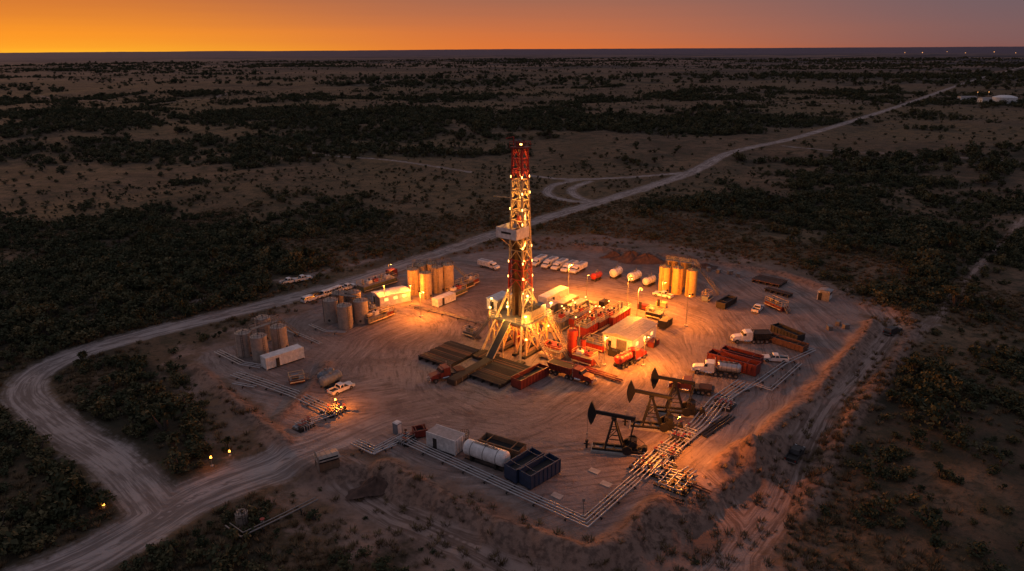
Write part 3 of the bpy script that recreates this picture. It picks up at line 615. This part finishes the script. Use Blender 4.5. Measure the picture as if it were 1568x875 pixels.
# ------------------------------------------------------------------ drilling rig
def rig():
    B=MB('drilling_rig'); FZ=8.0; TOP=46.0
    def hw(z): f=(z-FZ)/(TOP-FZ); return 2.15-1.0*f,1.85-.8*f
    def mc(z):
        return 'red_paint' if z>38.5 or 15<z<22 else 'yellow_white'
    B.part('mast'); nz_=17; zs_=[FZ+k*(TOP-FZ)/nz_ for k in range(nz_+1)]
    for k in range(nz_):
        z0,z1=zs_[k],zs_[k+1]; a,b=hw(z0); c,d=hw(z1); m=mc((z0+z1)/2)
        C0=[Vector((x,y,z0)) for x,y in((-a,-b),(a,-b),(a,b),(-a,b))]; C1=[Vector((x,y,z1)) for x,y in((-c,-d),(c,-d),(c,d),(-c,d))]
        for i in range(4):
            B.beam(C0[i],C1[i],.36,m); j=(i+1)%4
            if i==0 and z0<14: continue
            B.beam(C1[i],C1[j],.2,m)
            mid=(C1[i]+C1[j])/2; B.beam(C0[i],mid,.15,m); B.beam(C0[j],mid,.15,m)
    B.part('crown_block'); B.box(0,0,TOP+.15,3.4,3.0,.3,'dark_red'); B.box(0,0,TOP+.9,1.6,1.0,1.1,'dark_red'); B.rail([(-1.7,-1.5,TOP+.3),(1.7,-1.5,TOP+.3),(1.7,1.5,TOP+.3),(-1.7,1.5,TOP+.3),(-1.7,-1.5,TOP+.3)],'red_paint')
    for y in(-.25,0,.25): B.cyl((-.7+y,y-.05,TOP+1.3),(-.7+y,y+.05,TOP+1.3),.6,'steel_grey',14)
    B.beam((-1.2,-.6,TOP+.3),(-1.2,-.6,TOP+2.4),.14,'red_paint'); B.beam((-1.2,-.6,TOP+2.4),(-2.6,-1.6,TOP+2.0),.12,'red_paint')
    B.part('racking_board'); z=27.2
    B.box(0,-3.0,z,5.4,4.2,.2,'steel_grey'); 
    for p in[((-2.7,-5.1),(2.7,-5.1)),((-2.7,-5.1),(-2.7,.9)),((2.7,-5.1),(2.7,-.5))]:
        (x0,y0),(x1,y1)=p; B.box((x0+x1)/2,(y0+y1)/2,z+1.15,abs(x1-x0)+.1,abs(y1-y0)+.1,2.3,'white_paint')
    for k in range(7): B.beam((-2.4+k*.35,-5,z+.2),(-2.4+k*.35,-1.6,z+.2),.12,'steel_dark')
    B.part('sign_panel'); B.box(-2.78,-2.3,z+1.5,.04,1.0,.8,'blue_paint'); B.box(0,-5.18,z+1.3,2.6,.03,.45,'steel_dark')
    for s in(-1,1): B.beam((s*1.6,-1.2,z-3),(s*2.4,-4.6,z),.16,'yellow_white')
    B.part('racked_pipe')
    for i in range(11):
        for j in range(5):
            for s in(-1,1): B.beam((s*(.55+j*.17),-1.35+i*.19,FZ+.1),(s*(.5+j*.17),-1.35+i*.19,z+1),.13,'drill_pipe')
    B.part('travelling_block'); B.box(0,.2,33.5,1.1,.8,2.2,'yellow_white'); B.cyl((0,.2,32.4),(0,.2,28.5),.3,'steel_dark',8); B.box(0,.2,30.2,1.3,1.0,2.4,'dark_red')
    for k in range(8): B.cyl((-.4+.11*k,.2,34.6),(-.4+.11*k,.1,TOP),.025,'steel_grey',4,None,False)
    B.cyl((1.1,1.4,9),(1.1,1.0,34),.12,'steel_grey',8)
    B.part('boom'); B.beam((-1.3,-1,35.3),(-5.0,-3.0,35.6),.16,'yellow_white'); B.beam((-1.2,-1,37.5),(-4.4,-2.7,35.7),.06,'steel_grey'); B.beam((1.0,.5,33),(1.0,1.2,22),.3,'white_paint')
    B.part('rig_floor'); B.box(0,0,FZ-.25,10.5,9.5,.5,'steel_grey')
    B.rail([(-5.2,-4.7,FZ),(-2,-4.7,FZ)],'yellow_white'); B.rail([(2,-4.7,FZ),(5.2,-4.7,FZ),(5.2,4.7,FZ),(-5.2,4.7,FZ),(-5.2,-4.7,FZ)],'yellow_white')
    B.box(2.8,2.8,FZ+1.3,3.2,2.2,2.6,'steel_grey'); B.cyl((1.5,2.8,FZ+1.2),(4.0,2.8,FZ+1.2),1.1,'red_paint',14); B.box(-3.6,2.8,FZ+1.1,1.6,1.6,2.2,'yellow_white')
    B.box(3.9,-2.6,FZ+1.0,1.3,2.4,2.0,'yellow_white'); B.cyl((0,0,FZ),(0,0,FZ+.7),.7,'steel_dark',12)
    for s in(-1,1): B.box(s*4.9,0,FZ+1.4,.08,5,2.4,'steel_grey')
    B.part('substructure'); m='yellow_white'
    for x in(-4.6,-1.9,1.9,4.6):
        for y in(-4.2,0,4.2): B.beam((x,y,.3),(x,y,FZ-.5),.42,m)
        B.box(x,0,.25,.9,10.5,.5,'steel_dark')
        for a,b in((-4.2,0),(0,4.2)): B.beam((x,a,.5),(x,b,FZ-.8),.2,m); B.beam((x,b,.5),(x,a,FZ-.8),.2,m); B.beam((x,a,4.1),(x,b,4.1),.2,m)
    for y in(-4.2,4.2):
        for a,b in((-4.6,-1.9),(1.9,4.6)): B.beam((a,y,.5),(b,y,4.0),.18,m); B.beam((b,y,4.0),(a,y,FZ-.8),.18,m)
        B.beam((-4.6,y,FZ-1.0),(4.6,y,FZ-1.0),.3,m)
    B.box(0,0,2.2,2.2,2.2,3.6,'dark_red'); B.cyl((0,0,0),(0,0,6.5),.55,'steel_grey',12)
    B.part('raising_legs')
    for s in(-1,1):
        B.beam((s*2.2,-1.7,FZ+6),(s*5.4,-7.6,.3),.42,m); B.beam((s*2.0,1.7,FZ+5),(s*5.2,7.4,.3),.42,m)
        B.beam((s*3.8,-4.6,FZ-1),(s*5.0,0,.6),.24,m); B.box(s*5.4,-7.7,.2,1.8,1.8,.4,'steel_dark'); B.box(s*5.2,7.4,.2,1.8,1.8,.4,'steel_dark')
    B.part('v_door_ramp'); B.hexa([(-1,-11.5,1.2),(1,-11.5,1.2),(1,-11.5,1.4),(-1,-11.5,1.4),(-1,-4.8,FZ-.2),(1,-4.8,FZ-.2),(1,-4.8,FZ),(-1,-4.8,FZ)],'steel_dark')
    for s in(-1,1): B.beam((s,-11.5,1.5),(s,-4.8,FZ+.15),.16,m); B.beam((s,-8,0),(s,-8,4.4),.2,m)
    B.part('catwalk'); B.box(0,-18,.75,2.2,13,1.1,'steel_dark'); B.box(0,-18,1.33,1.9,12.8,.06,'mat_black')
    for s in(-1,1):
        for k in range(7): B.box(s*1.12,-24+k*2,.7,.1,.2,1.0,'steel_grey')
    B.part('stairs'); B.stair((-11.5,-3.2,.1),(-5.3,-3.2,FZ),1.0,'steel_grey',22); B.stair((5.3,-3.6,FZ),(11.6,-3.6,.1),1.0,m,22); B.stair((11,3.6,.1),(5.3,3.6,FZ),1.0,m,22)
    B.part('doghouse'); B.box(-7.2,1.6,FZ+1.3,3.2,6,2.6,'white_paint'); B.box(-7.2,1.6,FZ+2.66,3.5,6.3,.12,'white_paint')
    for k in range(3): B.box(-8.83,-.3+k*1.9,FZ+1.6,.05,1.0,.8,'window_lit')
    B.box(-7.2,-1.43,FZ+1.1,1,.05,2,'steel_dark')
    for x in(-8.5,-6):
        for y in(-1,4.2): B.beam((x,y,0),(x,y,FZ),.25,m)
        B.beam((x,-1,1),(x,4.2,FZ-.5),.15,m)
    B.box(-7.2,1.6,FZ-.15,3.4,6.2,.3,'steel_grey')
    B.part('bop_equipment'); B.box(8,1,1.5,3.0,2.2,2.4,'red_paint'); B.cyl((7,-2,.8),(10,-2,.8),.6,'yellow_white',12)
    B.part('lamp_fixtures')
    for z_ in(11,14,17.5,21,24.5,29.8,33,36.5,40):
        a,b=hw(z_); 
        for sx,sy in((1,-1),(-1,-1),(1,1)):
            if random.random()<.6: B.box(sx*(a+.15),sy*(b+.15),z_,.16,.16,.5,'bulb_warm')
    for p in((-5,-4.9,FZ+2.2),(5,-4.9,FZ+2.2),(5.2,4.7,FZ+2.6),(-5.2,4.7,FZ+2.6),(0,-4.9,FZ+3.5),(-4.8,-4.4,5),(4.8,-4.4,4.5),(4.8,4.3,5),(-7.2,-1.6,FZ+2.9),(1.2,-1.3,TOP+1.0),(-2,0,FZ+5),(2,0,FZ+5)):
        B.box(*p,.36,.36,.3,'bulb_warm'); B.beam((p[0],p[1],p[2]-1.2),(p[0],p[1],p[2]-.2),.08,'steel_grey')
    g=G(797,531); o=B.done(g,math.radians(-37))
    for z_,e in((12.5,420),(17,260),(21.5,260),(25.2,300),(31,360),(36,360),(40.5,130),(44.5,80)):
        lamp(o,1.7 if z_<26 else .9,-.9 if z_<26 else -.7,z_,e*1.8,WM,.15)
    for x,y,z_,e in((0,-6.2,10.5,1200),(5.8,-5.4,9.5,1300),(6,5,10.5,2200),(-5.6,-5.4,9,500),(0,-3,5.5,800),(3.2,2.2,5,900),(-3.2,2.2,5,350),(7.5,-.5,5.5,1100)):
        lamp(o,x,y,z_,e*1.8,WM if z_>6 else AM,.2)
rig()
D=math.radians
V=D(53); U=D(-37)
matpile(688,546,U,9.5,11,'pipe_rack'); matpile(762,572,U,10.5,11,'pipe_rack'); matpile(744,549,V,4.5,5,'pipe_rack')
semi(688,578,ANG(700,574,678,580),'flat','dark_red',L=3.5,name='winch_truck')
frac_box(812,584,ANG(790,594,833,572),9,2.6,2.0,'dark_red')
semi(872,578,ANG(850,570,895,584),'dump','dark_red','dark_red',6)
semi(963,556,ANG(942,566,985,545),'tank','red_paint','red_paint',5)
for a,b in((926,578),(918,572)): 
    pipeline([(a-26,b-8),(a+26,b+8)],2,.7,.22,.4,'pipe_bundle','dark_red')
shed(964,524,V,12.5,7.5,3.6)
proc_skid(868,497,V,11,3,2.3,'steel_grey',bulbs=3); proc_skid(888,492,V,11,3,2.4,'red_paint',bulbs=3); proc_skid(905,508,V,10,3,2.6,'red_paint',bulbs=2)
proc_skid(925,498,V,10,2.8,2.4,'dark_red',bulbs=3); proc_skid(944,492,V,9,2.8,2.4,'red_paint',bulbs=1)
container(848,462,V,11,2.8,2.8,'white_paint','office_trailer','white_paint'); container(868,473,V,8,2.6,2.7,'tan_tank','generator_house','roof_grey'); container(884,478,V,7,2.6,2.6,'green_paint','generator_house','roof_grey')
container(842,481,V,7,2.6,2.6,'steel_grey','generator_house','roof_grey')
container(848,503,V,6,2.5,2.4,'yellow_white','mud_pump_house','roof_grey'); container(833,493,V,5,2.5,2.4,'yellow_white','pump_house','roof_grey')
B=MB('mud_gas_separator'); tank(B,0,0,1.15,6.4,'red_paint',18); B.part('vent_pipe'); B.cyl((1.5,0,0),(1.5,0,8),.14,'steel_grey',8); B.done(G(876,545),0)
B=MB('mud_gas_separator'); tank(B,0,0,.6,4.4,'red_paint',14); B.done(G(892,548),0)
proc_skid(912,535,U,5,2.2,1.6,'red_paint','mud_pump'); proc_skid(895,556,U,5,2.2,1.6,'red_paint','mud_pump'); proc_skid(848,545,U,5,2.4,1.5,'yellow_white','mud_pump')
container(1018,500,V,4,2.2,1.8,'steel_dark','tool_skid'); proc_skid(1002,487,U,4,2,1.4,'steel_dark','pump_skid')
for q in((905,470),(925,468),(985,474),(1000,530),(940,545),(1013,470)): container(q[0],q[1],random.choice([U,V]),random.uniform(2,3.4),1.6,1.3,random.choice(['dark_red','steel_grey','yellow_white','steel_dark']),'tool_box')
# tank batteries
tank_battery([(634,450,1),(653,456,1),(671,447,1.02),(687,444,1.05),(645,443,1),(662,440,1)],1.65,7.4,'tan_tank'); catwalk((634,441),(690,438),7.4)
tank_battery([(509,492,1),(530,501,1),(554,493,1),(522,480,1),(544,479,1)],1.85,5.9,'taupe_tank'); catwalk((512,483),(548,487),5.9)
tank_battery([(377,544,1),(400,550,1.0),(430,535,1.02),(406,520,1)],1.8,5.7,'taupe_tank'); catwalk((388,540),(430,525),5.7)
tank_battery([(1016,447,1),(1036,449,1),(1057,453,1),(1028,436,1.02),(1048,438,1.02)],1.55,7.6,'mustard_tank','frac_sand_silo'); catwalk((1018,438),(1062,445),8.0,'silo_walkway')
tank_battery([(562,480,.5),(570,484,.45)],1.2,6,'blue_grey','water_tank')
container(434,556,ANG(406,567,464,548),9,2.6,2.7,'white_paint','shipping_container')
shed(600,462,ANG(575,466,625,455),9,5,3,'white_paint','white_paint','site_office')
container(680,465,ANG(665,470,695,458),7,2.3,2.2,'white_paint','office_trailer'); proc_skid(578,440,ANG(558,445,600,432),12,3,1.6,'green_paint','mud_tank')
proc_skid(712,442,V,5,2.2,1.6,'steel_dark','pump_skid'); proc_skid(722,436,V,4,2,1.5,'dark_red','pump_skid'); proc_skid(700,452,V,5,2.4,1.4,'green_paint','pump_skid')
container(600,424,V,3,2,2.2,'dark_red','tool_shed'); proc_skid(575,492,ANG(560,498,590,487),6,2,1.4,'steel_grey','pump_skid')
proc_skid(590,486,V,4,2,1.4,'dark_red','pump_skid'); proc_skid(455,586,ANG(445,588,466,584),3,1.6,.8,'dark_red','pump_skid'); 
skid_tank(507,590,ANG(495,595,520,583),4.2,1.1,'blue_grey'); skid_tank(500,582,ANG(495,595,520,583),3,.9,'blue_grey')
pickup(523,599,ANG(510,604,535,593))
proc_skid(720,515,U,3,1.4,1.0,'steel_grey','generator_skid')
# pipelines
pipeline([(333,541),(372,560),(402,565)],3,.7,.12); pipeline([(360,575),(405,590),(450,606),(512,634)],4,.75,.13); pipeline([(512,636),(478,648),(452,660)],3,.7,.13); pipeline([(358,590),(392,596)],2,.7,.12); 
manifold(512,632,V,3.5,2.2); manifold(465,655,V,3,2)
pipeline([(628,470),(690,485),(745,500)],2,.8,.16,.6,'flow_line','steel_grey')
pipeline([(440,508),(470,520),(492,530)],2,.7,.12); pipeline([(475,500),(498,510),(530,512)],2,.7,.1)
pipeline([(543,680),(574,694),(612,674),(700,714),(800,760),(897,804),(975,735)],4,.6,.12)
pipeline([(548,686),(570,697),(606,684)],2,.7,.1)
pipeline([(975,735),(1010,703),(1070,655),(1100,618),(1140,590)],5,.75,.14,.7); pipeline([(1000,728),(1062,668),(1100,640)],2,.7,.12)
pipeline([(1100,618),(1155,592),(1200,560),(1246,539)],2,.8,.12); pipeline([(1246,539),(1190,526),(1160,512)],2,.8,.12); pipeline([(1155,592),(1180,600),(1225,560)],2,.7,.1); pipeline([(985,718),(1045,732),(1060,722)],3,.8,.13); pipeline([(1040,660),(1065,672)],3,.75,.12)
manifold(1000,716,U,6,4.5); manifold(1034,742,U,5,4); manifold(1108,622,U,3.5,3); manifold(1046,668,V,5,3); manifold(1022,695,V,4,3); manifold(622,676,U,3,2)
pipeline([(1020,765),(1048,775)],2,.7,.15,.5,'pipe_bundle','rust'); pipeline([(1060,745),(1088,758)],2,.6,.15,.4,'pipe_bundle','rust'); pipeline([(1075,670),(1120,640)],3,.6,.2,.4,'pipe_bundle','steel_dark')
# front row
container(683,686,ANG(660,676,706,692),6.2,3,2.9,'white_paint','white_container','roof_grey'); frac_box(643,667,ANG(634,666,655,662),2.4,1.9,1.3,'dark_red','waste_skip')
B=MB('portable_toilet'); B.part('cabin'); B.box(0,0,1.15,1.2,1.2,2.2,'blue_grey'); B.box(0,-.62,1.1,.9,.04,1.9,'white_paint'); B.frus(-.62,.62,.62,2.25,-.45,.45,.45,2.45,'white_paint'); B.done(G(609,664),V)
skid_tank(745,708,ANG(720,697,772,715),7.6,1.35); frac_box(769,694,ANG(738,680,802,700),8,2.6,2.0,'wood','open_top_container')
tank_battery([(712,684,.42)],.9,5,'taupe_tank','chemical_tank')
frac_box(803,724,ANG(785,735,828,708),6.8,2.5,2.5,'blue_paint','roll_off_container','steel_dark'); frac_box(827,733,ANG(803,744,852,715),7,2.5,2.5,'blue_paint','roll_off_container','steel_dark')
for a,b in((910,722),(928,742),(853,760)):
    B=MB('concrete_pad'); B.box(0,0,.04,1.8,1.2,.16,'concrete'); B.done(G(a,b),U)
B=MB('pipe_marker_post'); B.box(0,0,.1,.5,.5,.2,'concrete'); B.cyl((0,0,0),(0,0,3),.07,'steel_grey',6); B.box(0,0,2.8,.4,.3,.5,'steel_grey'); B.done(G(893,790),0)
pj=D(168)
pumpjack(938,690,pj,1.0,.1); pumpjack(995,655,pj,1.0,.12); pumpjack(1030,632,pj,1.0,.1)
light_pole(1033,700,7.5,2600,AM,1,V); 
for p in((443,434,ANG(436,436,452,432)),(464,430,ANG(456,432,474,428)),(497,454,ANG(488,457,507,450)),(533,443,ANG(524,446,541,440)),(1015,455,ANG(1028,458,1003,452)),(1160,476,ANG(1152,484,1170,466)),(1186,553,ANG(1200,553,1172,551))):
    pickup(*p)
for p in((476,461,ANG(468,464,486,458)),(510,450,ANG(500,453,520,446)),(520,446,ANG(511,449,530,442))): pickup(*p,col='white_paint',kind='suv')
pickup(485,456,ANG(478,459,495,453),'steel_dark','suv'); pickup(1218,692,ANG(1212,698,1226,678),'steel_dark','pickup_truck',HZ(*G(1218,692))); pickup(1366,512,ANG(1358,514,1376,506),'steel_dark','suv',HZ(*G(1366,512)))
for p in((825,405),(842,408),(857,411),(872,414),(886,416)): service_truck(*p,ANG(p[0]+14,p[1]-7,p[0]-12,p[1]+6))
service_truck(748,411,ANG(735,407,765,414)); 
skid_tank(943,425,ANG(935,429,954,418),4,1.3); skid_tank(971,431,ANG(962,434,982,425),4,1.3); skid_tank(913,429,ANG(905,432,924,424),3.4,1.0,'red_paint'); skid_tank(994,437,ANG(984,441,1004,433),4,1.1)
semi(1152,524,ANG(1180,520,1122,520),'dump','white_paint','steel_dark',4,'dump_truck'); frac_box(1205,515,ANG(1190,507,1230,524),8,2.5,1.6,'steel_dark','open_top_trailer'); frac_box(1205,530,ANG(1180,522,1230,538),9,2.5,1.4,'rust','open_top_trailer')
semi(1100,574,ANG(1128,577,1068,570),'tank','white_paint','pipe_silver',5); frac_box(1122,564,ANG(1088,553,1155,572),11,2.6,2.4,'dark_red','open_top_trailer'); frac_box(1135,551,ANG(1100,542,1165,560),9,2.4,1.6,'dark_red','open_top_trailer')
semi(1062,600,ANG(1095,603,1035,595),'flat','dark_red',L=4,name='winch_truck')
frac_box(1112,468,ANG(1100,475,1130,458),7,2.4,1.6,'steel_dark','open_top_trailer'); matpile(1178,433,ANG(1150,427,1202,438),9,6); matpile(1192,450,ANG(1172,444,1212,455),8,2.5); 
shed(1262,458,ANG(1256,462,1272,448),3.4,2.8,2.6,'white_paint','roof_grey','small_shed',False)
proc_skid(1188,472,ANG(1172,465,1206,480),6,2,1.2,'dark_red','pump_skid'); proc_skid(1082,460,V,3,1.6,1.3,'blue_grey','pump_skid')
for a,b in((1085,415),(1100,418),(1118,420),(1130,424),(1283,498),(1295,503),(1270,505)):
    B=MB('equipment_crate'); B.part('crate'); B.box(0,0,.5,1.4,1,1,'steel_grey'); B.box(0,0,1.03,1.5,1.1,.06,'steel_grey'); B.part('pallet'); B.box(0,0,-.02,1.5,1.1,.1,'wood'); B.done(G(a,b),random.uniform(0,3),.05)
def pile(px,py,rx,ry,h,ang,seed):
    B=MB('spoil_pile'); n=26; m_=12; V_=[];Fc=[]
    for i in range(m_+1):
        for j in range(n):
            q=i/m_;a=2*math.pi*j/n; k=1+.25*math.sin(3*a+seed)+.12*math.sin(7*a+seed*2); z=h*(math.cos(q*math.pi)*.5+.5)*(1+.25*math.sin(5*a+q*8+seed)); V_.append((rx*q*k*math.cos(a),ry*q*k*math.sin(a),z-.1))
    for i in range(m_):
        for j in range(n): Fc.append((i*n+j,(i+1)*n+j,(i+1)*n+(j+1)%n,i*n+(j+1)%n))
    B.add(V_,Fc,'spoil_soil',True); g=G(px,py); B.done(g,ang,HZ(*g))
pile(965,398,7,4,2.6,.3,1); pile(990,401,8,4,2.4,-.2,2); pile(940,394,5,3,1.8,0,4); pile(575,735,4.5,2.5,1.8,.2,3); pile(1080,410,6,2,1.2,-.2,5)
g=G(502,712); shed(502,714,ANG(488,716,516,708),3.4,2.4,2.0,'wood','taupe_tank','small_shed',False,HZ(*g))
B=MB('valve_tank'); tank(B,0,0,.9,1.9,'taupe_tank',16); g=G(371,797); B.done(g,0,HZ(*g))
pipeline([(350,812),(372,828),(430,800),(486,772)],2,.7,.12,1.0,'flow_line','steel_grey'); B=MB('valve_post'); B.cyl((0,0,0),(0,0,1.8),.1,'steel_grey',8); B.box(0,0,1.2,.5,.3,.4,'steel_grey'); B.cyl((0,0,1.8),(0,0,1.85),.35,'red_paint',10); B.done(G(403,806),0,HZ(*G(403,806)))
def ground_light(px,py,e,h=1.6):
    g=G(px,py); z=HZ(*g); B=MB('site_light'); B.part('post'); B.cyl((0,0,-.2),(0,0,h),.06,'steel_grey',6); B.box(0,0,.1,.4,.4,.2,'concrete'); B.part('lamp_head'); B.cyl((0,0,h),(0,0,h+.3),.2,'bulb_orange',10,.12); o=B.done(g,0,z); lamp(o,0,-.35,h+.6,e,AM,.1)
ground_light(515,627,2400,2.0); ground_light(325,714,110); ground_light(352,696,12,.8); ground_light(160,780,4,.6)
for a in((870,452,9,5200,AM,2,U),(960,474,9,5600,AM,3,0),(975,488,8,5200,AM,2,0),(1050,500,8,2200,AM,1,V),(925,560,7,4200,AM,1,-1.2),(898,465,8,3000,AM,1,1.0),
   (645,486,7,3800,AM,2,U),(590,468,6,900,AM,1,-1.5),(630,462,5,1500,AM,1,-1.5),(596,424,4,120,AM,1,0),(985,560,7,4200,AM,1,-.5),(1012,470,7,2600,AM,1,0)): light_pole(*a)
B=MB('white_dome_tank'); B.part('tank_shell'); B.cyl((0,0,0),(0,0,7),13,'white_paint',28); B.cyl((0,0,7),(0,0,9),13,'white_paint',28,6); B.done(G(1537,158),0,0)
shed(1516,157,0,26,10,5,'white_paint','roof_grey','farm_building',False); shed(1480,153,0,20,8,4,'white_paint','roof_grey','farm_building',False)
B=MB('distant_town_lights')
for a in(1385,1412,1450,1478,1522,1555,1580,1495,1512):
    x,y=G(a,random.uniform(80,84) if a not in(1495,1512) else 153); z=HZ(x,y); r_=.0005*math.hypot(x,y)*random.uniform(.5,.9); B.cyl((x,y,z),(x,y,z+8),.3,'steel_grey',5); B.cyl((x,y,z+8),(x,y,z+8+r_*2),r_,'town_bulb',8)
B.done()
print('done',len(bpy.data.objects))
